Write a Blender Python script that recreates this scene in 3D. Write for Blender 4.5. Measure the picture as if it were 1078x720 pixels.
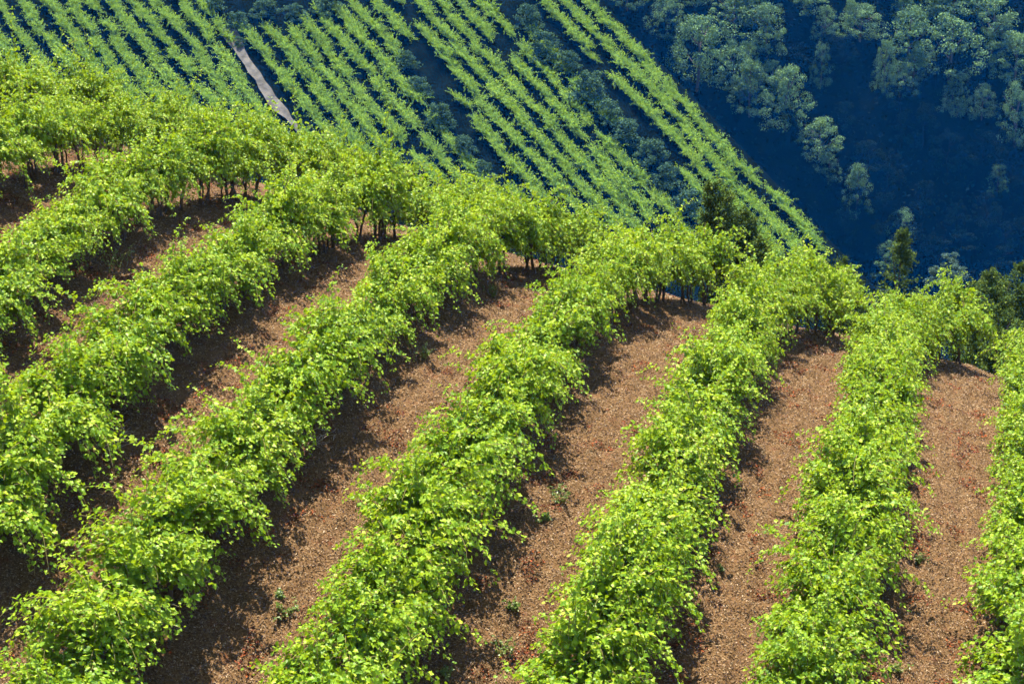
import bpy, math, random
import numpy as np

# ---------------------------------------------------------------- camera, sky, sun, exposure
for o in list(bpy.data.objects):
    bpy.data.objects.remove(o)
SC = bpy.context.scene
COL = SC.collection
W, H, F = 1078.0, 720.0, 2000.0            # the photograph's size and its focal length in pixels
PITCH = math.radians(19.5)
cd = bpy.data.cameras.new('camera')
cd.sensor_width = 36.0
cd.lens = 36.0 * F / W
cd.clip_start = 0.5
cd.clip_end = 2000.0
cam = bpy.data.objects.new('camera', cd)
COL.objects.link(cam)
cam.location = (0, 0, 0)
cam.rotation_euler = (math.radians(90) - PITCH, 0, 0)
SC.camera = cam

SUN_EL = math.radians(71)
SUN_DIR = np.array([-0.14, 0.99, 0.0])      # horizontal direction towards the sun
SUN_DIR = SUN_DIR / np.linalg.norm(SUN_DIR) * math.cos(SUN_EL)
SUN_DIR[2] = math.sin(SUN_EL)
world = bpy.data.worlds.new('World')
SC.world = world
world.use_nodes = True
nt = world.node_tree
sky = nt.nodes.new('ShaderNodeTexSky')
sky.sky_type = 'NISHITA'
sky.sun_disc = False
sky.sun_elevation = SUN_EL
sky.sun_rotation = math.atan2(SUN_DIR[0], SUN_DIR[1])
nt.links.new(sky.outputs['Color'], nt.nodes['Background'].inputs['Color'])
nt.nodes['Background'].inputs['Strength'].default_value = 0.105

sl = bpy.data.lights.new('sun', 'SUN')
sl.energy = 5.0
sl.angle = math.radians(0.5)
sl.color = (1.0, 0.93, 0.80)
sun = bpy.data.objects.new('sun', sl)
COL.objects.link(sun)
sun.location = tuple(SUN_DIR * 60)
from mathutils import Vector
sun.rotation_euler = Vector(tuple(SUN_DIR)).to_track_quat('Z', 'Y').to_euler()

SC.view_settings.view_transform = 'Standard'
SC.view_settings.look = 'None'
SC.view_settings.exposure = 1.95
SC.view_settings.gamma = 1.0
SC.view_settings.use_curve_mapping = False
SC.cycles.max_bounces = 8
SC.cycles.transparent_max_bounces = 8
SC.cycles.volume_bounces = 0

HAZE_DENSITY = 0.00014
HAZE_COLOR = (0.005, 0.27, 1.0)

RNG = np.random.default_rng(7)
random.seed(7)


# ---------------------------------------------------------------- helpers
def ray(px, py):
    u, v = (px - W / 2) / F, -(py - H / 2) / F
    c, s = math.cos(PITCH), math.sin(PITCH)
    return np.array([u, c + v * s, -s + v * c])


def project(X, Y, Z):
    c, s = math.cos(PITCH), math.sin(PITCH)
    f = Y * c - Z * s
    return W / 2 + F * X / f, H / 2 - F * (Y * s + Z * c) / f


def make_mesh(name, verts, tris=None, quads=None, mats=None, smooth=False, mat_idx=None):
    me = bpy.data.meshes.new(name)
    verts = np.asarray(verts, dtype=np.float32)
    parts, starts, n = [], [], 0
    for fs, k in ((tris, 3), (quads, 4)):
        if fs is not None and len(fs):
            fs = np.asarray(fs, dtype=np.int32)
            parts.append(fs.ravel())
            starts.append(np.arange(len(fs), dtype=np.int32) * k + n)
            n += fs.size
    loops = np.concatenate(parts)
    starts = np.concatenate(starts)
    me.vertices.add(len(verts))
    me.vertices.foreach_set('co', verts.ravel())
    me.loops.add(len(loops))
    me.loops.foreach_set('vertex_index', loops)
    me.polygons.add(len(starts))
    me.polygons.foreach_set('loop_start', starts)
    if mat_idx is not None:
        me.polygons.foreach_set('material_index', np.asarray(mat_idx, dtype=np.int32))
    me.update(calc_edges=True)
    me.polygons.foreach_set('use_smooth', np.full(len(starts), smooth, dtype=bool))
    for m in (mats or []):
        me.materials.append(m)
    return me


def link(name, data, parent=None):
    o = bpy.data.objects.new(name, data)
    COL.objects.link(o)
    if parent is not None:
        o.parent = parent
    return o


def tag(o, label, cat, group=None):
    o['label'] = label
    o['category'] = cat
    if group:
        o['group'] = group
    return o


def norm(a):
    return a / np.maximum(np.linalg.norm(a, axis=-1, keepdims=True), 1e-9)


def tube(path, radii, sides=6):
    """verts, quads of a tapered tube along a path, closed at its end"""
    path = np.asarray(path, float)
    n = len(path)
    t = norm(np.gradient(path, axis=0))
    ref = np.array([0.31, 0.87, 0.21])
    a = norm(np.cross(t, ref))
    b = np.cross(t, a)
    ang = np.linspace(0, 2 * np.pi, sides, endpoint=False)
    v = path[:, None, :] + np.asarray(radii, float)[:, None, None] * (
        np.cos(ang)[None, :, None] * a[:, None, :] + np.sin(ang)[None, :, None] * b[:, None, :])
    v = v.reshape(-1, 3)
    q = []
    for i in range(n - 1):
        for k in range(sides):
            k2 = (k + 1) % sides
            q.append((i * sides + k, i * sides + k2, (i + 1) * sides + k2, (i + 1) * sides + k))
    return v, np.array(q, dtype=np.int32)


class Bag:
    def __init__(self):
        self.v, self.q, self.t, self.n = [], [], [], 0

    def add(self, v, q=None, t=None):
        self.v.append(v)
        if q is not None:
            self.q.append(q + self.n)
        if t is not None:
            self.t.append(t + self.n)
        self.n += len(v)

    def mesh(self, name, mats, smooth=False):
        return make_mesh(name, np.concatenate(self.v), np.concatenate(self.t) if self.t else None,
                         np.concatenate(self.q) if self.q else None, mats, smooth)


def vnoise(x, y, scale, seed):
    """smooth value noise, -1..1"""
    r = np.random.default_rng(seed)
    N = 256
    g = r.uniform(-1, 1, (N, N))
    x, y = x / scale + 1000.3, y / scale + 1000.7
    xi, yi = np.floor(x).astype(int), np.floor(y).astype(int)
    fx, fy = x - xi, y - yi
    fx, fy = fx * fx * (3 - 2 * fx), fy * fy * (3 - 2 * fy)
    a, b = g[xi % N, yi % N], g[(xi + 1) % N, yi % N]
    c, d = g[xi % N, (yi + 1) % N], g[(xi + 1) % N, (yi + 1) % N]
    return (a * (1 - fx) + b * fx) * (1 - fy) + (c * (1 - fx) + d * fx) * fy


# ---------------------------------------------------------------- materials
def new_mat(name):
    m = bpy.data.materials.new(name)
    m.use_nodes = True
    t = m.node_tree
    t.nodes.clear()
    out = t.nodes.new('ShaderNodeOutputMaterial')
    return m, t, out


def leaf_mat(name, cols, trans, mix=0.4, rough=0.4, spec=0.35):
    """cols: (position, rgb) stops picked per leaf"""
    m, t, out = new_mat(name)
    geo = t.nodes.new('ShaderNodeNewGeometry')
    inf = t.nodes.new('ShaderNodeObjectInfo')
    ramp = t.nodes.new('ShaderNodeValToRGB')
    el = ramp.color_ramp.elements
    while len(el) < len(cols):
        el.new(0.5)
    for e, (p, c) in zip(el, cols):
        e.position = p
        e.color = (*c, 1)
    add = t.nodes.new('ShaderNodeMath'); add.operation = 'MULTIPLY_ADD'
    add.inputs[1].default_value = 0.16
    t.links.new(inf.outputs['Random'], add.inputs[0])
    mul = t.nodes.new('ShaderNodeMath'); mul.operation = 'MULTIPLY'; mul.inputs[1].default_value = 0.84
    t.links.new(geo.outputs['Random Per Island'], mul.inputs[0])
    t.links.new(mul.outputs[0], add.inputs[2])
    t.links.new(add.outputs[0], ramp.inputs['Fac'])
    pr = t.nodes.new('ShaderNodeBsdfPrincipled')
    pr.inputs['Roughness'].default_value = rough
    pr.inputs['Specular IOR Level'].default_value = spec
    t.links.new(ramp.outputs['Color'], pr.inputs['Base Color'])
    tr = t.nodes.new('ShaderNodeBsdfTranslucent')
    mc = t.nodes.new('ShaderNodeMix'); mc.data_type = 'RGBA'; mc.blend_type = 'MIX'
    mc.inputs['Factor'].default_value = 0.65
    t.links.new(ramp.outputs['Color'], mc.inputs[6])
    mc.inputs[7].default_value = (*trans, 1)
    t.links.new(mc.outputs[2], tr.inputs['Color'])
    mx = t.nodes.new('ShaderNodeMixShader')
    mx.inputs[0].default_value = mix
    t.links.new(pr.outputs[0], mx.inputs[1])
    t.links.new(tr.outputs[0], mx.inputs[2])
    t.links.new(mx.outputs[0], out.inputs['Surface'])
    return m


def rough_mat(name, cols, scale=8.0, bump=0.3, stretch=(1, 1, 1), detail=6, rough=0.9, island=False, bump_dist=0.02, spec=0.2):
    m, t, out = new_mat(name)
    pr = t.nodes.new('ShaderNodeBsdfPrincipled')
    pr.inputs['Roughness'].default_value = rough
    pr.inputs['Specular IOR Level'].default_value = spec
    ramp = t.nodes.new('ShaderNodeValToRGB')
    el = ramp.color_ramp.elements
    while len(el) < len(cols):
        el.new(0.5)
    for e, (p, c) in zip(el, cols):
        e.position = p
        e.color = (*c, 1)
    if island:
        geo = t.nodes.new('ShaderNodeNewGeometry')
        t.links.new(geo.outputs['Random Per Island'], ramp.inputs['Fac'])
    else:
        tc = t.nodes.new('ShaderNodeTexCoord')
        mp = t.nodes.new('ShaderNodeMapping')
        mp.inputs['Scale'].default_value = stretch
        t.links.new(tc.outputs['Object'], mp.inputs['Vector'])
        no = t.nodes.new('ShaderNodeTexNoise')
        no.inputs['Scale'].default_value = scale
        no.inputs['Detail'].default_value = detail
        no.inputs['Roughness'].default_value = 0.65
        t.links.new(mp.outputs[0], no.inputs['Vector'])
        t.links.new(no.outputs['Fac'], ramp.inputs['Fac'])
        bp = t.nodes.new('ShaderNodeBump')
        bp.inputs['Strength'].default_value = bump
        bp.inputs['Distance'].default_value = bump_dist
        t.links.new(no.outputs['Fac'], bp.inputs['Height'])
        t.links.new(bp.outputs[0], pr.inputs['Normal'])
    t.links.new(ramp.outputs['Color'], pr.inputs['Base Color'])
    t.links.new(pr.outputs[0], out.inputs['Surface'])
    return m


def soil_mat():
    m, t, out = new_mat('vineyard_soil')
    pr = t.nodes.new('ShaderNodeBsdfPrincipled')
    pr.inputs['Roughness'].default_value = 0.95
    pr.inputs['Specular IOR Level'].default_value = 0.15
    tc = t.nodes.new('ShaderNodeTexCoord')

    def noise(scale, detail=4, rough=0.6):
        n = t.nodes.new('ShaderNodeTexNoise')
        n.inputs['Scale'].default_value = scale
        n.inputs['Detail'].default_value = detail
        n.inputs['Roughness'].default_value = rough
        t.links.new(tc.outputs['Object'], n.inputs['Vector'])
        return n

    def ramp(n, stops):
        r = t.nodes.new('ShaderNodeValToRGB')
        el = r.color_ramp.elements
        while len(el) < len(stops):
            el.new(0.5)
        for e, (p, c) in zip(el, stops):
            e.position = p
            e.color = (*c, 1)
        t.links.new(n.outputs['Fac'], r.inputs['Fac'])
        return r
    fine = noise(38, 5, 0.75)
    base = ramp(fine, [(0.30, (0.034, 0.017, 0.006)), (0.48, (0.088, 0.047, 0.018)), (0.60, (0.14, 0.082, 0.034)), (0.74, (0.23, 0.15, 0.075))])
    mid = noise(3.2, 5, 0.65)
    rust = ramp(mid, [(0.55, (0, 0, 0)), (0.70, (1, 1, 1))])
    mx = t.nodes.new('ShaderNodeMix'); mx.data_type = 'RGBA'
    sc = t.nodes.new('ShaderNodeMath'); sc.operation = 'MULTIPLY'; sc.inputs[1].default_value = 0.6
    t.links.new(rust.outputs['Color'], sc.inputs[0])
    t.links.new(sc.outputs[0], mx.inputs['Factor'])
    t.links.new(base.outputs['Color'], mx.inputs[6])
    mx.inputs[7].default_value = (0.11, 0.034, 0.012, 1)
    t.links.new(mx.outputs[2], pr.inputs['Base Color'])
    bp = t.nodes.new('ShaderNodeBump')
    bp.inputs['Strength'].default_value = 0.8
    bp.inputs['Distance'].default_value = 0.03
    t.links.new(fine.outputs['Fac'], bp.inputs['Height'])
    t.links.new(bp.outputs[0], pr.inputs['Normal'])
    t.links.new(pr.outputs[0], out.inputs['Surface'])
    return m


M_SOIL = soil_mat()
M_LEAF = leaf_mat('vine_leaf', [(0.0, (0.050, 0.125, 0.006)), (0.40, (0.140, 0.245, 0.008)), (0.80, (0.230, 0.330, 0.014)), (1.0, (0.35, 0.42, 0.035))],
                  (0.34, 0.42, 0.006), 0.36, 0.45, 0.2)
M_WOOD = rough_mat('vine_bark', [(0.3, (0.035, 0.022, 0.014)), (0.6, (0.10, 0.065, 0.042)), (0.8, (0.17, 0.12, 0.085))], 14, 0.8, (1, 1, 0.25))
M_CANE = rough_mat('vine_cane', [(0.3, (0.12, 0.12, 0.03)), (0.7, (0.22, 0.17, 0.06))], 10, 0.2)
M_FARLEAF = leaf_mat('far_vine_leaf', [(0.0, (0.040, 0.120, 0.030)), (0.5, (0.150, 0.280, 0.022)), (1.0, (0.32, 0.43, 0.03))], (0.27, 0.39, 0.02), 0.3, 0.6, 0.08)
M_TREELEAF = leaf_mat('woodland_leaf', [(0.0, (0.014, 0.034, 0.014)), (0.5, (0.080, 0.165, 0.055)), (1.0, (0.21, 0.345, 0.12))], (0.13, 0.22, 0.06), 0.25, 0.6, 0.1)
M_SCRUBLEAF = leaf_mat('scrub_leaf', [(0.0, (0.016, 0.040, 0.020)), (0.5, (0.038, 0.084, 0.040)), (1.0, (0.075, 0.14, 0.065))], (0.04, 0.08, 0.03), 0.2, 0.7, 0.05)
M_DARKLEAF = leaf_mat('shade_toned_undergrowth_leaf', [(0.0, (0.004, 0.007, 0.005)), (0.8, (0.009, 0.014, 0.009)), (1.0, (0.016, 0.024, 0.014))], (0.01, 0.02, 0.005), 0.1, 1.0, 0.0)  # near-black leaves: the gorge's shade is put into the colour
M_SHADELEAF = leaf_mat('shade_toned_leaf', [(0.0, (0.003, 0.006, 0.004)), (0.6, (0.006, 0.012, 0.008)), (1.0, (0.013, 0.025, 0.015))], (0.01, 0.02, 0.008), 0.1, 0.9, 0.0)  # darkened woodland leaf, carries the shade on the gorge trees in its colour
M_CONIFER = leaf_mat('conifer_needles', [(0.0, (0.016, 0.040, 0.014)), (0.6, (0.062, 0.105, 0.020)), (1.0, (0.14, 0.175, 0.03))], (0.08, 0.11, 0.01), 0.25, 0.8, 0.04)
M_PALE = leaf_mat('pale_shrub_leaf', [(0.0, (0.025, 0.055, 0.045)), (0.6, (0.06, 0.115, 0.095)), (1.0, (0.12, 0.185, 0.155))], (0.06, 0.12, 0.07), 0.25, 0.8, 0.05)
M_WEED = leaf_mat('weed_leaf', [(0.0, (0.06, 0.10, 0.02)), (0.6, (0.11, 0.17, 0.03)), (1.0, (0.20, 0.22, 0.06))], (0.2, 0.3, 0.02), 0.35)
M_BARK = rough_mat('tree_bark', [(0.3, (0.04, 0.03, 0.022)), (0.7, (0.12, 0.095, 0.075))], 5, 0.6, (1, 1, 0.3))
M_LITTER = rough_mat('straw_litter', [(0.0, (0.028, 0.014, 0.006)), (0.30, (0.094, 0.053, 0.022)), (0.60, (0.176, 0.112, 0.054)), (0.92, (0.25, 0.175, 0.095)), (1.0, (0.34, 0.26, 0.18))], island=True)
M_DEADLEAF = rough_mat('dead_leaf', [(0.0, (0.035, 0.010, 0.004)), (0.6, (0.115, 0.028, 0.008)), (1.0, (0.26, 0.06, 0.012))], island=True)
M_TWIG = rough_mat('dry_twig', [(0.0, (0.16, 0.12, 0.085)), (1.0, (0.34, 0.27, 0.20))], 20, 0.2)
M_FARSOIL = rough_mat('shade_toned_far_ground', [(0.35, (0.001, 0.002, 0.0015)), (0.55, (0.002, 0.004, 0.003)), (0.75, (0.005, 0.008, 0.005))], 0.5, 0.6, bump_dist=0.4, spec=0.0)  # shade of the gorge and row gaps is painted into this near-black base
M_TRACK = rough_mat('dirt_track', [(0.35, (0.038, 0.036, 0.031)), (0.5, (0.066, 0.062, 0.055)), (0.65, (0.10, 0.093, 0.084))], 1.2, 0.4, bump_dist=0.1)

# ---------------------------------------------------------------- the vine rows in plan
QA = (-23.9246129, 0.0106225547, 0.977311392, 6.08034954e-05, -0.00762896964, -0.0171472306)


def hill(X, Y):
    z = QA[0] + QA[1] * X + QA[2] * Y + QA[3] * X * X + QA[4] * X * Y + QA[5] * Y * Y
    return np.maximum(z, -78.0)


# x at y = 27, slope, curve; start y, end y (hilltop end); name of the row
ROWS = [
    ('R0', -11.40, 0.16, 0.000, 27.6, 37.0, 'topmost row at upper left'),
    ('R1', -8.95, 0.17, 0.000, 25.8, 37.0, 'second row from the top left'),
    ('R2', -6.82, 0.24, 0.000, 22.4, 36.2, 'third row from the top left'),
    ('R3', -4.41, 0.285, -0.0007, 17.8, 34.8, 'sixth row from the right'),
    ('R4', -1.93, 0.290, -0.0035, 16.2, 34.4, 'fifth row from the right'),
    ('R5', 0.63, 0.280, -0.0035, 16.2, 34.0, 'fourth row from the right'),
    ('R6', 3.19, 0.268, -0.0040, 16.2, 34.2, 'third row from the right'),
    ('R7', 5.48, 0.256, -0.0024, 16.4, 34.3, 'second row from the right'),
    ('R8', 7.95, 0.262, -0.0010, 16.8, 34.0, 'row on the right edge'),
]


def row_x(r, Y):
    Y = np.asarray(Y, float)
    _, x0, s, c, y0, y1, _n = r
    t = Y - 27
    t2 = np.minimum(t, 3.0)
    x = x0 + s * t2 + c * t2 * t2 + (s + 6 * c) * np.maximum(t - 3.0, 0)
    return x + 0.068 * np.maximum(Y - 30, 0) ** 2 * (1 if r[0] not in ('R0', 'R1', 'R2') else 0.5)


def ground_z(X, Y, detail=True):
    z = hill(X, Y)
    d = np.full(np.shape(X), 9.0)
    for r in ROWS:
        dx = (X - row_x(r, Y)) * 0.96
        inside = (Y > r[4] - 2) & (Y < r[5] + 0.6)
        d = np.minimum(d, np.where(inside, np.abs(dx), 9.0))
    z = z + 0.13 * np.exp(-(d / 0.5) ** 2)
    if detail:
        z = z + 0.030 * vnoise(X, Y, 0.55, 1) + 0.020 * vnoise(X, Y, 0.21, 2) + 0.012 * vnoise(X, Y, 0.10, 3)
        # shallow tractor furrows along the alleys
        z = z + 0.030 * np.sin(d * 19.0) * (d < 1.3) * (d > 0.45)
    return z


def grid(name, x0, x1, y0, y1, step, zf, mat, smooth=True):
    xs = np.arange(x0, x1 + step * 0.5, step)
    ys = np.arange(y0, y1 + step * 0.5, step)
    X, Y = np.meshgrid(xs, ys)
    Z = zf(X, Y)
    v = np.stack([X, Y, Z], -1).reshape(-1, 3)
    nx, ny = len(xs), len(ys)
    i = (np.arange(ny - 1)[:, None] * nx + np.arange(nx - 1)[None, :]).ravel()
    q = np.stack([i, i + 1, i + nx + 1, i + nx], -1)
    o = link(name, make_mesh(name, v, None, q, [mat], smooth))
    o['kind'] = 'structure'
    return o


grid('vineyard_ground', -16, 15, 13, 42, 0.06, ground_z, M_SOIL)


def outer_hill(X, Y):                         # the same hill carried on all round, a little lower where the fine sheet lies
    z = hill(X, Y) + 0.25 * vnoise(X, Y, 2.0, 11)
    inside = (X > -15) & (X < 14) & (Y > 14) & (Y < 41)
    return np.where(inside, z - 0.9, z - 0.25)


grid('hillside', -70, 70, -2, 84, 1.0, outer_hill, M_SOIL)

# ---------------------------------------------------------------- far hillside, gorge and track
FB, FC = -0.12, 0.60
_d = ray(300, 60) * 205
FA = _d[2] - FB * _d[0] - FC * _d[1]
GB, GC = -0.12, 1.5
_d = ray(850, 0) * 285
GA = _d[2] - GB * _d[0] - GC * _d[1]


def far_plane(X, Y):
    return FA + FB * X + FC * Y


def gorge_plane(X, Y):
    return GA + GB * X + GC * Y


def on_far(px, py):
    d = ray(px, py)
    return d * (FA / (d[2] - FB * d[0] - FC * d[1]))


def on_gorge(px, py):
    d = ray(px, py)
    return d * (GA / (d[2] - GB * d[0] - GC * d[1]))


_e0, _e1 = on_far(620, 0), on_far(858, 250)
EDGE_D = norm((_e1 - _e0)[:2])
EDGE_N = np.array([-EDGE_D[1], EDGE_D[0]])
if EDGE_N[0] < 0:
    EDGE_N = -EDGE_N


def edge_s(X, Y):
    return (X - _e0[0]) * EDGE_N[0] + (Y - _e0[1]) * EDGE_N[1]


def far_z(X, Y):
    rough = 0.25 * vnoise(X, Y, 3.0, 21)
    s = edge_s(X, Y)
    f = far_plane(X, Y) + rough - 1.15 * np.maximum(s - 0.8, 0)
    g = gorge_plane(X, Y) + 2.2 * vnoise(X, Y, 16, 22) + 1.2 * vnoise(X, Y, 6, 23) + 0.5 * vnoise(X, Y, 2.6, 24)
    return np.minimum(np.maximum(np.maximum(f, g), -92.0), -9.0)


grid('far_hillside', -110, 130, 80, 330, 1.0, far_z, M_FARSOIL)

tv, tq = [], []
for i, (xc, y) in enumerate([(240, 34), (243, 41), (247, 48), (252, 56), (257, 64), (263, 72), (268, 80), (274, 88), (279, 96), (284, 104), (290, 112), (297, 120), (304, 128), (312, 137), (322, 150)]):
    hw = 9.0 - 0.045 * (y - 34) + random.uniform(-2.4, 2.4)
    for x in (xc - hw, xc + random.uniform(-1, 1), xc + hw):
        p = on_far(x, y)
        tv.append((p[0], p[1], far_z(p[0], p[1]) + 0.30))
    if i:
        a = 3 * i
        tq += [(a - 3, a - 2, a + 1, a), (a - 2, a - 1, a + 2, a + 1)]
trk = link('dirt_track', make_mesh('dirt_track', tv, None, tq, [M_TRACK]))
trk['kind'] = 'structure'

# ---------------------------------------------------------------- leaves
LEAF = np.array([(0.40, 0.0), (0.08, 0.0), (-0.10, 0.20), (0.10, 0.47), (0.35, 0.35), (0.60, 0.44), (0.73, 0.21), (1.0, 0.0),
                 (0.73, -0.21), (0.60, -0.44), (0.35, -0.35), (0.10, -0.47), (-0.10, -0.20)])
LEAF_T = np.array([(0, 1 + i, 1 + (i + 1) % 12) for i in range(12)], dtype=np.int32)
SMALL = np.array([(0.0, 0.0), (0.35, 0.36), (1.0, 0.0), (0.35, -0.36)])
SMALL_T = np.array([(0, 2, 1), (0, 3, 2)], dtype=np.int32)


def leaves(pos, nrm, tip, size, template=LEAF, tri=LEAF_T, rng=RNG, width=1.0):
    n = len(pos)
    nrm = norm(nrm)
    tip = norm(tip - nrm * np.sum(tip * nrm, -1, keepdims=True))
    side = np.cross(nrm, tip)
    u, v = template[:, 0], template[:, 1] * width
    fold = rng.uniform(0.05, 0.45, n)[:, None]
    cup = rng.uniform(-0.1, 0.5, n)[:, None]
    w = fold * np.abs(v)[None, :] - cup * (u[None, :] - 0.3) ** 2 + rng.normal(0, 0.03, (n, len(u)))
    V = pos[:, None, :] + size[:, None, None] * (u[None, :, None] * tip[:, None, :] + v[None, :, None] * side[:, None, :] + w[:, :, None] * nrm[:, None, :])
    T = tri[None] + (np.arange(n) * len(u))[:, None, None]
    return V.reshape(-1, 3), T.reshape(-1, 3).astype(np.int32)


def vine_variant(seed, length=0.98, nshoot=92):
    """one grapevine: knotty trunk, canes and leaves; x along the row"""
    rng = np.random.default_rng(seed)
    wood, cane = Bag(), Bag()
    # trunk of two or three stems leaving the ground together
    heads = []
    for s in range(rng.integers(3, 6)):
        bx, by = rng.uniform(-0.38, 0.38), rng.uniform(-0.06, 0.06)
        hx, hy = bx + rng.uniform(-0.22, 0.22), rng.uniform(-0.14, 0.14)
        n = 7
        t = np.linspace(0, 1, n)
        p = np.stack([bx + (hx - bx) * t + rng.normal(0, 0.014, n), by + (hy - by) * t + rng.normal(0, 0.014, n), -0.12 + 0.64 * t], -1)
        wood.add(*tube(p, (0.030 - 0.010 * t + rng.uniform(0, 0.009, n)) * rng.uniform(0.6, 1.1), 7))
        heads.append(p[-1])
        for sgn in (-1, 1):
            m = 5
            q = np.linspace(0, 1, m)
            ex = np.clip(sgn * rng.uniform(0.25, 0.5), -0.5, 0.5)
            a = np.stack([p[-1][0] + (ex - p[-1][0]) * q, p[-1][1] + rng.uniform(-0.16, 0.16) * q, p[-1][2] + 0.10 * q + rng.normal(0, 0.012, m)], -1)
            wood.add(*tube(a, 0.022 - 0.010 * q, 6))
    P, N, Tp, S = [], [], [], []
    big = rng.uniform(0.9, 1.1)
    # leafy arms: each a bundle of shoots growing the same way, with shaded gaps between them
    arms = []
    for c in range(11):
        side = 1 if c % 2 else -1
        arms.append((length * ((c + 0.5) / 11 - 0.5) + rng.normal(0, 0.06), side * abs(rng.normal(0.05, 0.06)), rng.uniform(0.40, 0.78),
                     rng.normal(0, 0.45), side * rng.uniform(0.05, 1.15), rng.uniform(0.25, 1.35), rng.uniform(0.55, 0.98)))
    for k in range(nshoot):
        ax, ay, az, adx, ady, adz, al = arms[k % 11]
        if k >= nshoot - 16:                             # a few shoots stand alone
            ax, ay, az, adx, ady, adz, al = rng.uniform(-length / 2, length / 2), 0.0, rng.uniform(0.4, 0.7), rng.normal(0, 0.4), rng.normal(0, 0.9), rng.uniform(0.2, 1.1), 0.7
        p = np.array([ax + rng.normal(0, 0.055), ay + rng.normal(0, 0.055), az + rng.normal(0, 0.05)])
        d = norm(np.array([adx + rng.normal(0, 0.13), ady + rng.normal(0, 0.15), adz + rng.normal(0, 0.11)]))
        L = al * rng.uniform(0.65, 1.08) * big
        stray = rng.random() < 0.13
        if stray:
            L *= 1.5
        ns = int(L / 0.029)
        floor = rng.uniform(0.02, 0.32)
        droop = rng.uniform(0.03, 0.17) * (0.7 if stray else 1)
        pts = [p.copy()]
        for i in range(ns):
            d = norm(d + np.array([rng.normal(0, 0.07), rng.normal(0, 0.07), -droop * (i / ns + 0.3)]))
            p = p + d * 0.029
            if p[2] < floor:
                break
            pts.append(p.copy())
            lat = norm(np.cross(d, (0, 0, 1)) + rng.normal(0, 0.2, 3)) * (1 if i % 2 else -1)
            cnt = 1 + (rng.random() < 0.45)
            for c in range(cnt):
                pet = rng.uniform(0.025, 0.075)
                pos = p + pet * norm(lat * 0.9 + np.array([0, 0, 0.5]) + rng.normal(0, 0.4, 3))
                out = np.array([0.0, math.copysign(min(abs(p[1]) / 0.5, 1), p[1]), 0.0])
                nr = np.array([0, 0, 0.70]) + 0.45 * out + rng.normal(0, 0.44, 3)
                tp = lat * 0.7 + d * 0.4 + out * 0.3 + np.array([0, 0, -0.45]) + rng.normal(0, 0.25, 3)
                sz = rng.uniform(0.048, 0.085) * (1 - 0.55 * max(0, i / ns - 0.55) / 0.45)
                P.append(pos); N.append(nr); Tp.append(tp); S.append(sz)
        if len(pts) > 3:
            pts = np.array(pts)[::2]
            if len(pts) > 2:
                cane.add(*tube(pts, np.linspace(0.006, 0.0025, len(pts)), 4))
    V, T = leaves(np.array(P), np.array(N), np.array(Tp), np.array(S), rng=rng)
    return (wood.mesh('trunk', [M_WOOD], True), cane.mesh('canes', [M_CANE], True), make_mesh('foliage', V, T, None, [M_LEAF]))


ORD = ['first', 'second', 'third', 'fourth', 'fifth', 'sixth', 'seventh', 'eighth', 'ninth', 'tenth', 'eleventh', 'twelfth', 'thirteenth', 'fourteenth',
       'fifteenth', 'sixteenth', 'seventeenth', 'eighteenth', 'nineteenth', 'twentieth', 'twenty-first', 'twenty-second', 'twenty-third', 'twenty-fourth',
       'twenty-fifth', 'twenty-sixth', 'twenty-seventh', 'twenty-eighth', 'twenty-ninth', 'thirtieth', 'thirty-first', 'thirty-second', 'thirty-third',
       'thirty-fourth', 'thirty-fifth', 'thirty-sixth', 'thirty-seventh', 'thirty-eighth', 'thirty-ninth', 'fortieth', 'forty-first', 'forty-second',
       'forty-third', 'forty-fourth', 'forty-fifth', 'forty-sixth', 'forty-seventh', 'forty-eighth', 'forty-ninth', 'fiftieth']

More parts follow.
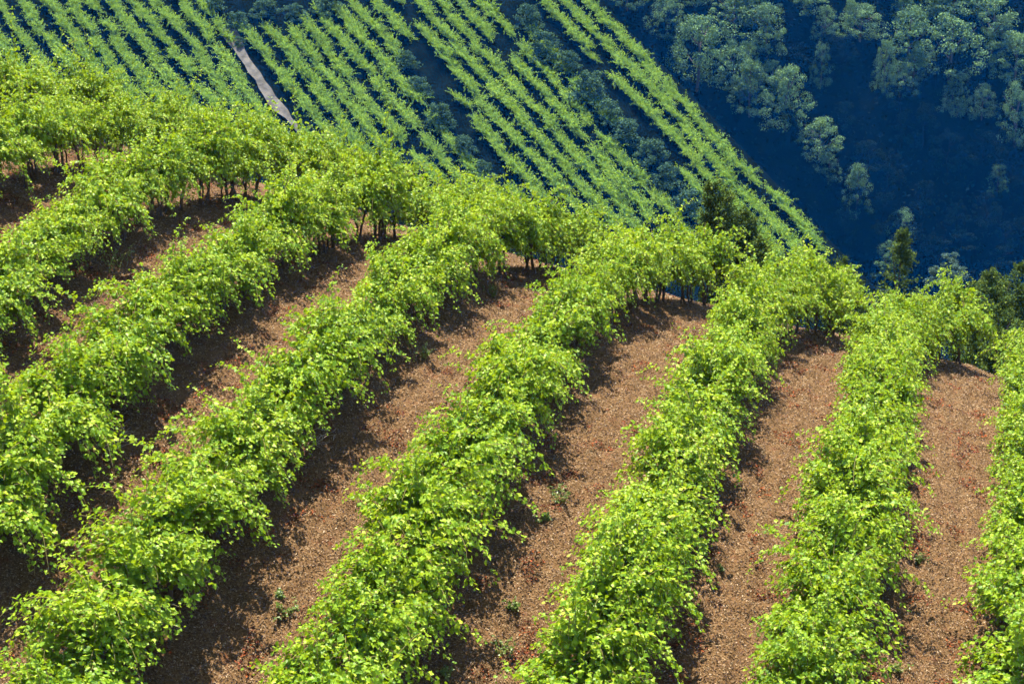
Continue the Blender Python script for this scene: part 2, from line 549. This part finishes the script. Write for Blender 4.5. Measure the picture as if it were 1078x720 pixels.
VINES = [vine_variant(100 + i) for i in range(12)]
SPACING = 0.86
rr = random.Random(3)
for r in ROWS:
    # walk the row from its hilltop end towards the camera
    ys = np.arange(r[5], r[4], -0.02)
    xs = row_x(r, ys)
    seg = np.concatenate([[0], np.cumsum(np.hypot(np.diff(xs), np.diff(ys)))])
    n = int(seg[-1] / SPACING)
    idx = 0
    for k in range(n):
        s = 0.3 + k * SPACING + rr.uniform(-0.07, 0.07)
        y = float(np.interp(s, seg, ys)); x = float(np.interp(s, seg, xs))
        y2 = float(np.interp(s + 0.2, seg, ys)); x2 = float(np.interp(s + 0.2, seg, xs))
        z = float(ground_z(np.array([x]), np.array([y]), False)[0])
        pu, pv = project(x, y, z + 0.9)
        if not (-75 < pu < W + 75 and pv < H + 90):
            continue
        ang = math.atan2(y2 - y, x2 - x) + (math.pi if rr.random() < 0.5 else 0) + rr.uniform(-0.15, 0.15)
        near = min(max((28 - y) / 9, 0), 1)
        sc = 0.90 + 0.16 * near + rr.uniform(-0.07, 0.09)
        t = bpy.data.objects.new('grapevine', None)
        COL.objects.link(t)
        t.empty_display_size = 0.2
        t.location = (x + (0.07 if r[0] not in ('R3', 'R4') else 0.07 - 0.10 * near) + rr.uniform(-0.05, 0.05), y, z)
        t.rotation_euler = (rr.uniform(-0.05, 0.05), rr.uniform(-0.05, 0.05), ang)
        top = min(max((y - 28.0) / 4, 0), 1)                  # taller, bushier vines on the hilltop
        t.scale = (sc, sc * (0.88 + (0.24 if r[0] in ('R3', 'R4') else 0.14) * near + 0.06 * top), sc * rr.uniform(0.94, 1.20) * (1 + 0.17 * top))
        v = VINES[rr.randrange(len(VINES))]
        for nm, me in zip(('trunk', 'canes', 'foliage'), v):
            link(nm, me, t)
        if idx == 0:
            lab = f'leafy green grapevine at the far hilltop end of the {r[6]}'
        else:
            lab = f'leafy green grapevine, {ORD[idx]} from the hilltop end of the {r[6]}'
        tag(t, lab, 'grapevine', 'grapevines in the near rows')
        idx += 1

# ---------------------------------------------------------------- litter and weeds on the soil
def visible_soil(n, rng, y0=16.5, y1=36.5):
    Y = y1 - (y1 - y0) * np.sqrt(rng.uniform(0, 1, n))
    Y = rng.uniform(y0, y1, n)
    X = rng.uniform(-0.30, 0.30, n) * Y * 1.02
    return X, Y


def litter(name, n, mat, rng, size, aspect, clump=None):
    X, Y = visible_soil(n, rng)
    if clump is not None:
        keep = vnoise(X, Y, clump[0], clump[2]) > clump[1]
        X, Y = X[keep], Y[keep]
    Z = ground_z(X, Y) + 0.012
    n = len(X)
    pos = np.stack([X, Y, Z], -1)
    nr = np.array([0, 0, 1.0]) + rng.normal(0, 0.45, (n, 3))
    tp = np.concatenate([rng.normal(0, 1, (n, 2)), rng.normal(0, 0.25, (n, 1))], 1)
    V, T = leaves(pos, nr, tp, rng.uniform(*size, n), np.array([(0, 0), (0.4, 0.5), (1, 0), (0.6, -0.5)]), SMALL_T, rng, aspect)
    o = link(name, make_mesh(name, V, T, None, [mat]))
    o['kind'] = 'stuff'
    return o


rg = np.random.default_rng(5)
tag(litter('straw_litter', 620000, M_LITTER, rg, (0.014, 0.048), 0.36), 'pale straw and chopped cane litter scattered over the brown soil', 'litter')
tag(litter('dead_leaf_litter', 330000, M_DEADLEAF, rg, (0.02, 0.055), 0.5, (0.30, 0.50, 77)), 'rust red dead leaves lying in small patches on the soil', 'dead leaves')


def soil_point(px, py):
    d = ray(px, py)
    t = np.arange(14, 42, 0.02) / d[1]
    z = hill(d[0] * t, d[1] * t) + 0.03
    i = int(np.argmax(d[2] * t <= z))
    return d[0] * t[i], d[1] * t[i]


def weed(px, py, h, label, seed):
    rng = np.random.default_rng(seed)
    x, y = soil_point(px, py)
    z = float(ground_z(np.array([x]), np.array([y]))[0])
    t = bpy.data.objects.new('weed', None)
    COL.objects.link(t)
    t.location = (x, y, z - 0.01)
    st = Bag()
    P, N, T_, S = [], [], [], []
    for k in range(rng.integers(7, 13)):
        a = rng.uniform(0, 2 * np.pi)
        p = np.array([rng.normal(0, h * 0.25), rng.normal(0, h * 0.25), 0.0])
        d = norm(np.array([math.cos(a) * 0.5, math.sin(a) * 0.5, 1.0]))
        pts = [p.copy()]
        for i in range(7):
            d = norm(d + rng.normal(0, 0.15, 3) + np.array([0, 0, -0.03 * i]))
            p = p + d * h / 7 * rng.uniform(0.6, 1.1)
            pts.append(p.copy())
            for c in range(2):
                P.append(p.copy()); N.append(np.array([0, 0, 1.0]) + rng.normal(0, 0.5, 3)); T_.append(rng.normal(0, 1, 3)); S.append(rng.uniform(0.022, 0.05))
        st.add(*tube(np.array(pts), np.linspace(0.005, 0.002, len(pts)), 4))
    V, T = leaves(np.array(P), np.array(N), np.array(T_), np.array(S), SMALL, SMALL_T, rng)
    link('stem', st.mesh('stem', [M_CANE]), t)
    link('leaves', make_mesh('leaves', V, T, None, [M_WEED]), t)
    tag(t, label, 'weed', 'weeds between the vine rows')


WEEDS = [
    (300, 645, 0.22, 'patch of fresh green weeds in the alley near the bottom left'),
    (292, 630, 0.12, 'tiny green weed just above the weed patch near bottom left'),
    (527, 685, 0.28, 'leafy green weed in the alley at bottom centre'),
    (470, 712, 0.14, 'low green weed at the very bottom edge in shade'),
    (540, 640, 0.14, 'small pale weed on the soil above the bottom centre weed'),
    (590, 530, 0.30, 'thin grassy weed on sunlit soil beside the fourth row from the right'),
    (570, 545, 0.16, 'small weed half in shade beside the fourth row from the right'),
    (968, 588, 0.18, 'flat green weed in the right hand alley'),
    (940, 705, 0.18, 'low green weed at the bottom of the right hand alley'),
    (760, 600, 0.10, 'tiny weed beside the third row from the right'),
    (122, 282, 0.42, 'tall leafy sucker shoot growing in shade under the third row from top left'),
    (444, 375, 0.34, 'leafy green sucker shoot at the foot of the fifth row from the right'),
    (517, 310, 0.24, 'thin weed in the shade under the fifth row near the hilltop'),
    (845, 282, 0.30, 'pale dry weed at the hilltop between the third and fourth rows'),
]
for i, w in enumerate(WEEDS):
    weed(*w, 900 + i)


def brush(px, py, label, seed):
    rng = np.random.default_rng(seed)
    x, y = soil_point(px, py)
    z = float(ground_z(np.array([x]), np.array([y]))[0])
    b = Bag()
    for k in range(26):
        a = rng.uniform(0, 2 * np.pi)
        p = np.array([rng.normal(0, 0.12), rng.normal(0, 0.12), 0.02])
        d = norm(np.array([math.cos(a), math.sin(a), rng.uniform(0.1, 0.7)]))
        pts = [p.copy()]
        for i in range(5):
            d = norm(d + rng.normal(0, 0.25, 3) + np.array([0, 0, -0.08]))
            p = p + d * rng.uniform(0.04, 0.09)
            p[2] = max(p[2], 0.015)
            pts.append(p.copy())
        b.add(*tube(np.array(pts), np.linspace(0.006, 0.002, len(pts)), 4))
    o = link('dry_brushwood', b.mesh('dry_brushwood', [M_TWIG]))
    o.location = (x, y, z)
    tag(o, label, 'brushwood', 'heaps of dry twigs')


brush(122, 468, 'pale dry twigs heaped in the shade under the sixth row from the right', 71)
brush(330, 470, 'dry cane prunings lying in the shade under the fifth row from right', 72)
brush(735, 305, 'dry brown twigs at the hilltop end of the fourth row from right', 73)

# ---------------------------------------------------------------- far vineyard
def bush_variant(seed):
    rng = np.random.default_rng(seed)
    P, N, Tp, S = [], [], [], []
    for k in range(84):
        a = rng.uniform(0, 2 * np.pi)
        d = norm(np.array([math.cos(a) * 1.15, math.sin(a) * 0.8, rng.uniform(0.35, 1.3)]))
        p = np.array([rng.normal(0, 0.30), rng.normal(0, 0.12), 0.35])
        L = rng.uniform(0.5, 1.0) * (1.3 if rng.random() < 0.2 else 1)
        ns = int(L / 0.065)
        for i in range(ns):
            d = norm(d + rng.normal(0, 0.07, 3) + np.array([0, 0, -0.04]))
            p = p + d * 0.065
            if p[2] < 0.15:
                break
            for c in range(2):
                P.append(p + rng.normal(0, 0.035, 3)); N.append(np.array([0, 0, 0.8]) + rng.normal(0, 0.5, 3) + d * 0.3)
                Tp.append(rng.normal(0, 0.6, 3) + d); S.append(rng.uniform(0.075, 0.125) * (1 - 0.3 * i / ns))
    return make_mesh('bush_vine', *leaves(np.array(P), np.array(N), np.array(Tp), np.array(S), SMALL * (1, 1.25), SMALL_T, rng), None, [M_FARLEAF])


def inside(poly, x, y):
    c = False
    j = len(poly) - 1
    for i in range(len(poly)):
        (xi, yi), (xj, yj) = poly[i], poly[j]
        if (yi > y) != (yj > y) and x < (xj - xi) * (y - yi) / (yj - yi) + xi:
            c = not c
        j = i
    return c


def plan(poly):
    return [tuple(on_far(*p)[:2]) for p in poly]


# planted ground and what interrupts it, as plan outlines on the far slope
LEFT = plan([(-30, -12), (206, -12), (236, 38), (250, 70), (270, 95), (300, 132), (320, 170), (-30, 170)])
MID = plan([(268, 26), (335, 18), (372, 12), (384, -12), (640, -12), (872, 262), (840, 300), (330, 175), (312, 128), (262, 48), (252, 36)])
GAP1 = plan([(415, 52), (434, 44), (470, 92), (520, 160), (548, 195), (512, 195), (470, 132)])
GAP2 = plan([(526, -12), (556, -12), (586, 36), (636, 74), (684, 140), (746, 225), (714, 225), (654, 150), (604, 88), (562, 40), (530, 12)])
SKY_LINE = [(0, 62), (100, 92), (200, 118), (280, 134), (350, 152), (420, 160), (490, 182), (560, 200), (640, 228), (700, 222), (760, 238), (860, 262), (1078, 330)]
row_d = EDGE_D                                     # along the rows, down and to the right
row_n = EDGE_N
ROW_TILT = -math.atan(FB * row_d[0] + FC * row_d[1])      # the rows run downhill
BUSHES = [bush_variant(300 + i) for i in range(7)]
rr = random.Random(11)
cands = []
for k in range(-60, 1):
    run = {}
    for j in range(-60, 90):
        s = j * 1.55 + (k % 2) * 0.7 + rr.uniform(-0.35, 0.35)
        off = -1.0 + k * 2.08 + rr.uniform(-0.14, 0.14) + 0.2 * math.sin(j * 0.31 + k)
        x = _e0[0] + row_d[0] * s + row_n[0] * off
        y = _e0[1] + row_d[1] * s + row_n[1] * off
        blk = 'left' if inside(LEFT, x, y) else 'mid' if inside(MID, x, y) and not inside(GAP1, x, y) and not inside(GAP2, x, y) else None
        z = float(far_z(np.array([x]), np.array([y]))[0])
        pu, pv = project(x, y, z + 0.8)
        if blk is None or not (-12 < pu < W + 10) or pv < -10:
            continue
        if pv > np.interp(pu, [a for a, b in SKY_LINE], [b for a, b in SKY_LINE]) + 16:
            continue
        if rr.random() < (0.07 if blk == 'mid' else 0.02):
            continue
        run.setdefault(blk, []).append((x, y, z, pu, pv))
    for b in run:
        cands.append((b, k, run[b]))
left_rows = sorted({k for b, k, r in cands if b == 'left'}, reverse=True)
mid_rows = sorted({k for b, k, r in cands if b == 'mid'})
total = sum(len(r) for b, k, r in cands)
flat = sorted(((p[4], b, k, i) for b, k, r in cands for i, p in enumerate(r)))
lost = {(b, k, i) for q, b, k, i in flat[:max(0, total - 300)]}
print('far vines', total)
spare = []
for b, k, r in cands:
    if b == 'left':
        q = left_rows.index(k) + 1
        where = f'{ORD[q - 1]} far row left of the dirt track'
    else:
        q = len(mid_rows) - mid_rows.index(k)
        where = 'outermost far row beside the wooded gorge' if q == 1 else f'{ORD[q - 1]} far row counted from the gorge'
    for i, (x, y, z, pu, pv) in enumerate(r):
        sc = rr.uniform(0.95, 1.38) * (0.95 if b == 'left' else 1.0)
        flip = rr.random() < 0.5
        ang = math.atan2(row_d[1], row_d[0]) + (math.pi if flip else 0) + rr.uniform(-0.5, 0.5)
        tilt = -ROW_TILT if flip else ROW_TILT
        me = BUSHES[rr.randrange(7)]
        if (b, k, i) in lost:
            spare.append((x, y, z, sc, ang, tilt, me))
            continue
        o = link('bush_vine', me)
        o.location = (x, y, z - 0.05)
        o.rotation_euler = (0, tilt, ang)
        o.scale = (sc * 1.28, sc * (1.12 if b == 'left' else 1.0), sc * rr.uniform(0.95, 1.35))
        place = 'at the top' if i == 0 else f'{ORD[i]} from the top'
        tag(o, f'bush vine, {place} of the {where}', 'bush vine', 'bush vines in the far vineyard')
if spare:
    vs, ts, n = [], [], 0
    for x, y, z, sc, ang, tilt, me in spare:
        v = np.zeros(len(me.vertices) * 3, dtype=np.float32); me.vertices.foreach_get('co', v); v = v.reshape(-1, 3) * (sc * 1.22, sc * 0.92, sc * 1.15)
        v = np.stack([v[:, 0] * math.cos(tilt) + v[:, 2] * math.sin(tilt), v[:, 1], v[:, 2] * math.cos(tilt) - v[:, 0] * math.sin(tilt)], -1)
        c, s = math.cos(ang), math.sin(ang)
        v = np.stack([v[:, 0] * c - v[:, 1] * s + x, v[:, 0] * s + v[:, 1] * c + y, v[:, 2] + z - 0.05], -1)
        t = np.zeros(len(me.polygons) * 3, dtype=np.int32); me.polygons.foreach_get('vertices', t)
        vs.append(v); ts.append(t.reshape(-1, 3) + n); n += len(v)
    o = link('distant_vine_rows', make_mesh('distant_vine_rows', np.concatenate(vs), np.concatenate(ts), None, [M_FARLEAF]))
    o['kind'] = 'stuff'
    tag(o, 'farthest hazy vines at the top of the far vineyard', 'vine rows')


# ---------------------------------------------------------------- trees and scrub
def crown_variant(name, seed, mat, nclump, nleaf, leaf, flat=1.0, top_heavy=0.5):
    """an uneven broadleaf crown of leaf clumps, about 1 wide and 1 tall, base at z = 0"""
    rng = np.random.default_rng(seed)
    P, N, Tp, S = [], [], [], []
    for c in range(nclump):
        a, rad = rng.uniform(0, 2 * np.pi), 0.42 * math.sqrt(rng.random())
        h = rng.uniform(0.10, 0.93)
        rad *= (1 - max(0, h - top_heavy) / (1 - top_heavy) * 0.75)
        cen = np.array([math.cos(a) * rad, math.sin(a) * rad, h * flat])
        cr = rng.uniform(0.035, 0.12)
        n = int(nleaf / nclump * rng.uniform(0.6, 1.4))
        d = norm(rng.normal(0, 1, (n, 3)) + np.array([0, 0, 0.35]))
        r = cr * rng.uniform(0.55, 1.1, n)[:, None]
        P.append(cen + d * r * np.array([1.15, 1.15, 0.8])); N.append(d + rng.normal(0, 0.5, (n, 3)))
        Tp.append(rng.normal(0, 1, (n, 3)) + np.array([0, 0, -0.3])); S.append(rng.uniform(0.6, 1.3, n) * leaf)
    return make_mesh(name, *leaves(np.concatenate(P), np.concatenate(N), np.concatenate(Tp), np.concatenate(S), SMALL * (1, 1.3), SMALL_T, rng), None, [mat])


def trunk_variant(seed, h, r, limbs=5):
    rng = np.random.default_rng(seed)
    b = Bag()
    n = 8
    t = np.linspace(0, 1, n)
    p = np.stack([rng.normal(0, 0.012, n), rng.normal(0, 0.012, n), -0.35 + t * (h + 0.35)], -1)
    b.add(*tube(p, r * (1 - 0.75 * t), 8))
    for k in range(limbs):
        z = rng.uniform(0.3, 0.8) * h
        a = rng.uniform(0, 2 * np.pi)
        q = np.linspace(0, 1, 5)
        l = rng.uniform(0.2, 0.36)
        lp = np.stack([math.cos(a) * l * q, math.sin(a) * l * q, z + 0.25 * q ** 1.3], -1)
        b.add(*tube(lp, r * 0.4 * (1 - 0.8 * q), 5))
    return b.mesh('trunk', [M_BARK], True)


CROWNS = [crown_variant('crown', 400 + i, M_TREELEAF, 75, 6000, 0.023) for i in range(6)]
TRUNKS = [trunk_variant(420 + i, 0.85, 0.03) for i in range(3)]


def plant(name, pos, width, height, crown, trunk, rz):
    t = bpy.data.objects.new(name, None)
    COL.objects.link(t)
    t.location = pos
    t.rotation_euler = (0, 0, rz)
    t.scale = (width, width, height)
    link('crown', crown, t)
    if trunk is not None:
        link('trunk', trunk, t)
    return t


# woodland trees across the gorge: crown centre and width, height in the picture give position and real size
FOREST = [
    (735, 52, 62, 74, 'large rounded hazy tree, leftmost big one across the gorge near the top'),
    (702, 14, 40, 44, 'small hazy tree at the top of the gorge above the largest left crown'),
    (772, 8, 56, 44, 'hazy tree cut by the top edge above the gorge left of centre'),
    (806, 30, 44, 52, 'hazy tree beside the large rounded left tree near the top'),
    (772, 66, 40, 46, 'smaller hazy tree tucked right below the large rounded left tree'),
    (788, 98, 46, 56, 'hazy tree below the large rounded left tree, above the far vine rows'),
    (826, 110, 52, 66, 'broad hazy tree standing alone in the middle left of the gorge'),
    (862, 152, 46, 44, 'wispy hazy tree halfway down the gorge in deep shade'),
    (868, 26, 28, 34, 'small pale tree at the top near the middle of the gorge'),
    (864, 66, 22, 46, 'narrow pale tree below the small one in mid gorge'),
    (906, 8, 52, 36, 'hazy tree at the top edge right of the gorge centre'),
    (956, 24, 54, 62, 'large hazy tree with dense pale crown near top right'),
    (930, 66, 26, 56, 'narrow drooping hazy tree left below the dense pale crown'),
    (1000, 42, 66, 66, 'widest hazy tree near the top right with spreading crown'),
    (1044, 20, 56, 54, 'hazy tree at the top right behind the widest crown'),
    (1068, 58, 48, 52, 'hazy tree at the right edge below the top corner'),
    (1068, 118, 38, 64, 'hazy tree at the right edge in the dark part of gorge'),
    (902, 192, 32, 56, 'lit narrow tree low in the dark gorge above the third row'),
    (872, 176, 28, 30, 'small wispy tree left of the lit narrow tree low in the gorge'),
    (948, 226, 30, 34, 'small pale tree low in the gorge above the cypress'),
    (936, 262, 32, 40, 'pale straggly tree directly behind the cypress'),
    (1050, 182, 22, 30, 'small dim tree alone in the dark right side of gorge'),
    (1034, 96, 30, 36, 'dim small tree left of the right edge tree'),
    (846, -6, 50, 40, 'hazy tree just reaching over the top edge mid gorge'),
    (1004, -8, 60, 40, 'hazy crown cut by the top edge above the widest tree'),
    (660, -4, 40, 36, 'dim tree at the top edge beside the outermost far row'),
]
rr = random.Random(21)
for i, (px, py, w, h, lab) in enumerate(FOREST):
    p = on_gorge(px, py + h * 0.5)
    k = F / (p[1] * math.cos(PITCH) - p[2] * math.sin(PITCH))
    z = float(far_z(np.array([p[0]]), np.array([p[1]]))[0])
    o = plant('woodland_tree', (p[0], p[1], z - 0.3), w / k * 1.25, h / k * 1.12, CROWNS[i % 6], TRUNKS[i % 3], rr.uniform(0, 6.28))
    tag(o, lab, 'tree', 'hazy trees across the gorge')

# the crowded crowns between them, and gorge trees with the shade put into their dark leaf colour
M_DARKBARK = rough_mat('shade_toned_bark', [(0.3, (0.006, 0.006, 0.006)), (0.7, (0.014, 0.013, 0.012))], 5, 0.4, spec=0.0)  # bark darkened to match, gorge shade put into the colour
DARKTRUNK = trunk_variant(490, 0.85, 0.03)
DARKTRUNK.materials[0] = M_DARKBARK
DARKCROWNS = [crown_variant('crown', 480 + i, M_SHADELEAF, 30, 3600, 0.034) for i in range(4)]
rr = random.Random(33)
for i in range(120):
    px, py = rr.uniform(640, 1095), rr.uniform(-25, 330)
    edge_px = 620 + (py + 10) * 0.96 + 24
    if px < edge_px:
        continue
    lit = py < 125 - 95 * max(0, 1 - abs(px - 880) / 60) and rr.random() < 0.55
    p = on_gorge(px, py)
    k = F / (p[1] * math.cos(PITCH) - p[2] * math.sin(PITCH))
    z = float(far_z(np.array([p[0]]), np.array([p[1]]))[0])
    w, h = rr.uniform(26, 48), rr.uniform(28, 52)
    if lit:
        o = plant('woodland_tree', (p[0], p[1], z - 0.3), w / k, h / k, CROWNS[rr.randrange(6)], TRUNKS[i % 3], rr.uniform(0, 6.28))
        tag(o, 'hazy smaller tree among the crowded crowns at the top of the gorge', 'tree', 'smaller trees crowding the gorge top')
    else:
        o = plant('shade_toned_tree', (p[0], p[1], z - 0.3), w / k, h / k, DARKCROWNS[rr.randrange(4)], DARKTRUNK, rr.uniform(0, 6.28))
        tag(o, 'tree barely showing in the gorge, with deep shade put into its dark crown colour', 'tree', 'gorge trees with shade in their colour')

# undergrowth, darkened in colour to stand in for shade, filling the gorge floor and the shaded corner above the far track
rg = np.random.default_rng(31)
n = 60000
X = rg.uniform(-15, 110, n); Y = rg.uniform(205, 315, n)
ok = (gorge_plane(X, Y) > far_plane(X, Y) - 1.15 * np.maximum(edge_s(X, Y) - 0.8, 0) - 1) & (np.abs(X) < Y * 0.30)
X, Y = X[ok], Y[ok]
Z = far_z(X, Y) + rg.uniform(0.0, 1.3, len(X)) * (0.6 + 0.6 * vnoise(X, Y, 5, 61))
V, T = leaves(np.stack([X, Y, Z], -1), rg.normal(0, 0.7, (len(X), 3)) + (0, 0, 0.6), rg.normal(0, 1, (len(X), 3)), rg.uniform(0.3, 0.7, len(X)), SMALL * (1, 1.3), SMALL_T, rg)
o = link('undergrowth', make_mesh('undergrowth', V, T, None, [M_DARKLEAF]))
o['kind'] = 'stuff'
tag(o, 'undergrowth, shade put into its dark colour, covering the gorge side between the lit trees', 'undergrowth')

# scrub bushes on the terrace banks of the far vineyard
SCRUB_MESH = [crown_variant('scrub_bush', 440 + i, M_SCRUBLEAF, 60, 2600, 0.042, 0.75, 0.3) for i in range(4)]
SCRUB = [
    (427, 62, 24, 22, 'dim bluish scrub bush at the top of the bank in the middle of far vineyard'),
    (440, 92, 26, 24, 'dim bluish scrub bush second down the bank in mid far vineyard'),
    (462, 122, 30, 28, 'dark rounded scrub bush on the bank in mid far vineyard'),
    (488, 152, 26, 24, 'dim scrub bush low on the bank in mid far vineyard'),
    (508, 178, 24, 22, 'dim scrub bush lowest on the bank, just above near vines'),
    (556, 20, 28, 30, 'tall bluish scrub bush near the top between far vine blocks'),
    (572, 46, 34, 34, 'bluish scrub bush below the topmost one between far vine blocks'),
    (598, 66, 26, 26, 'small scrub bush between far vine blocks under a reddish spot'),
    (620, 92, 40, 36, 'broad pale scrub bush in the middle of the upper bank'),
    (640, 118, 30, 28, 'scrub bush right below the broad pale one'),
    (660, 138, 32, 30, 'scrub bush beside the second far row from the gorge'),
    (686, 160, 34, 30, 'rounded scrub bush further down the bank towards the juniper'),
    (702, 186, 32, 28, 'scrub bush low on the bank left of the juniper'),
    (724, 212, 32, 28, 'lowest scrub bush on the bank, next to the juniper'),
    (250, 22, 26, 22, 'dim scrub bush above the top of the dirt track'),
    (280, 8, 30, 22, 'dim scrub bush at the top edge right of the left vine block'),
    (310, 12, 26, 20, 'dim scrub bush at the top edge above middle vine block'),
    (345, 4, 30, 22, 'dim scrub bush at the top edge left of the long far rows'),
    (252, 44, 14, 12, 'small scrub tuft at the top end of the dirt track'),
    (225, 6, 24, 20, 'dim scrub bush touching the corner of the left vine block'),
]
for i, (px, py, w, h, lab) in enumerate(SCRUB):
    p = on_far(px, py + h * 0.45)
    k = F / (p[1] * math.cos(PITCH) - p[2] * math.sin(PITCH))
    z = float(far_z(np.array([p[0]]), np.array([p[1]]))[0])
    o = link('scrub_bush', SCRUB_MESH[i % 4])
    o.location = (p[0], p[1], z - 0.15)
    o.rotation_euler = (0, 0, rr.uniform(0, 6.28))
    o.scale = (w / k * 1.45, w / k * 1.45, h / k * 1.3)
    tag(o, lab, 'bush', 'scrub bushes on the far banks')


# conifers just behind the hilltop
def conifer_crown(seed, w, h, kind, leaf=0.085):
    """needle sprays in metres: pointed cone, bushy juniper of several plumes, or open pine"""
    rng = np.random.default_rng(seed)
    P, N, Tp, S = [], [], [], []
    plumes = [(0.0, 0.0, h, 0.5 * w)]
    if kind != 'cone':
        plumes = [(0.0, 0.0, h, 0.30 * w)]
        for k in range(9):
            a, rad = k * 2.4 + rng.uniform(-0.4, 0.4), rng.uniform(0.16, 0.36) * w
            plumes.append((math.cos(a) * rad, math.sin(a) * rad, h - rng.uniform(0.05, 0.75 if kind == 'juniper' else 1.0) * w * 0.8, rng.uniform(0.17, 0.26) * w))
    for (cx, cy, top, R0) in plumes:
        nb = int(60 * top / 3 * (1.6 if kind == 'cone' else 0.6))
        for b in range(nb):
            z = top - (top - 0.1) * rng.random() ** 1.3
            reach = R0 * min(1.0, ((top - z) / (1.5 * w if kind == 'cone' else 0.55 * w)) ** 0.75 + 0.06) * rng.uniform(0.6, 1.12)
            a = rng.uniform(0, 2 * np.pi)
            m = int(rng.integers(26, 46))
            t = rng.uniform(0.15, 1, m)[:, None] ** 0.6
            out = np.array([math.cos(a), math.sin(a), 0.0])
            pos = np.array([cx, cy, z - 0.12]) + out * reach * t + np.array([0, 0, 0.16]) * t ** 2 + rng.normal(0, 0.045, (m, 3))
            P.append(pos)
            N.append(rng.normal(0, 0.6, (m, 3)) + out * 0.5 + np.array([0, 0, 0.7]))
            Tp.append(out * 0.7 + np.array([0, 0, 0.6]) + rng.normal(0, 0.45, (m, 3)))
            S.append(rng.uniform(0.6, 1.2, m) * leaf)
    return make_mesh('crown', *leaves(np.concatenate(P), np.concatenate(N), np.concatenate(Tp), np.concatenate(S), SMALL * (1, 0.8), SMALL_T, rng), None, [M_CONIFER])


CONTRUNK = trunk_variant(530, 0.9, 0.035, 4)
CONIFERS = [
    ('juniper_tree', 'juniper', 757, 190, 45.0, 42, 'dark green juniper behind the hilltop, taller one beside the far vine rows'),
    ('juniper_tree', 'juniper', 783, 222, 45.6, 30, 'shorter dark juniper leaning against the taller one behind the hilltop'),
    ('juniper_tree', 'juniper', 800, 250, 44.0, 30, 'lowest dark juniper bush peeping over the third row from the right'),
    ('juniper_tree', 'juniper', 886, 272, 44.0, 70, 'dark sloping conifer right behind the end of third row from right'),
    ('cypress_tree', 'cone', 951, 243, 47.0, 44, 'slim pointed dark cypress above the second row from the right'),
    ('pine_tree', 'pine', 1024, 298, 45.5, 40, 'short dark pine, leftmost of those at the right edge'),
    ('pine_tree', 'pine', 1044, 285, 47.0, 56, 'middle dark pine of those at the right edge'),
    ('pine_tree', 'pine', 1074, 278, 48.5, 60, 'tallest dark pine at the right edge of the picture'),
    ('pine_tree', 'pine', 1052, 322, 43.5, 70, 'nearest dark pine at the right edge, low in front of the others'),
]
for i, (nm, kind, px, py, Y, w, lab) in enumerate(CONIFERS):
    d = ray(px, py)
    X, top = d[0] * Y / d[1], d[2] * Y / d[1]
    g = float(outer_hill(np.array([X]), np.array([Y]))[0]) if Y > 42 else float(hill(X, Y))
    k = F / (Y * math.cos(PITCH) - top * math.sin(PITCH))
    o = plant(nm, (X, Y, g), 1.0, 1.0, conifer_crown(600 + i, w / k * 1.2, top - g, kind), None, rr.uniform(0, 6.28))
    tr = link('trunk', CONTRUNK, o)
    tr.scale = (1.6, 1.6, top - g)
    tag(o, lab, 'conifer', 'dark conifers behind the hilltop')

pale = crown_variant('crown', 460, M_PALE, 24, 2600, 0.032)
d = ray(1002, 266)
Yp = 62.0
Xp, top = d[0] * Yp / d[1], d[2] * Yp / d[1]
g = float(outer_hill(np.array([Xp]), np.array([Yp]))[0])
k = F / (Yp * math.cos(PITCH) - top * math.sin(PITCH))
o = plant('olive_tree', (Xp, Yp, g), 44 / k * 1.25, top - g, pale, trunk_variant(540, 0.8, 0.03), 1.0)
_ch = 42 / k / (top - g)
o.children[0].scale.z = _ch
o.children[0].location.z = 1 - _ch
tag(o, 'pale silvery round tree behind the second row, left of the dark pines', 'tree')

# ---------------------------------------------------------------- valley haze: one box of even air
hv = np.array([(x, y, z) for z in (-94.0, 4.0) for y in (-24.0, 345.0) for x in (-140.0, 160.0)])
hq = np.array([(0, 2, 3, 1), (4, 5, 7, 6), (0, 1, 5, 4), (2, 6, 7, 3), (0, 4, 6, 2), (1, 3, 7, 5)])
m, t, out = new_mat('haze')
pv = t.nodes.new('ShaderNodeVolumePrincipled')
pv.inputs['Color'].default_value = (*HAZE_COLOR, 1)
pv.inputs['Density'].default_value = HAZE_DENSITY
pv.inputs['Anisotropy'].default_value = 0.0
pv.inputs['Absorption Color'].default_value = (1, 1, 1, 1)
for nm in ('Density Attribute', 'Temperature Attribute', 'Color Attribute'):
    if nm in pv.inputs:
        pv.inputs[nm].default_value = ''
t.links.new(pv.outputs[0], out.inputs['Volume'])
hz = link('haze', make_mesh('haze', hv, None, hq, [m]))
hz['kind'] = 'stuff'
tag(hz, 'blue haze filling the valley air', 'haze')
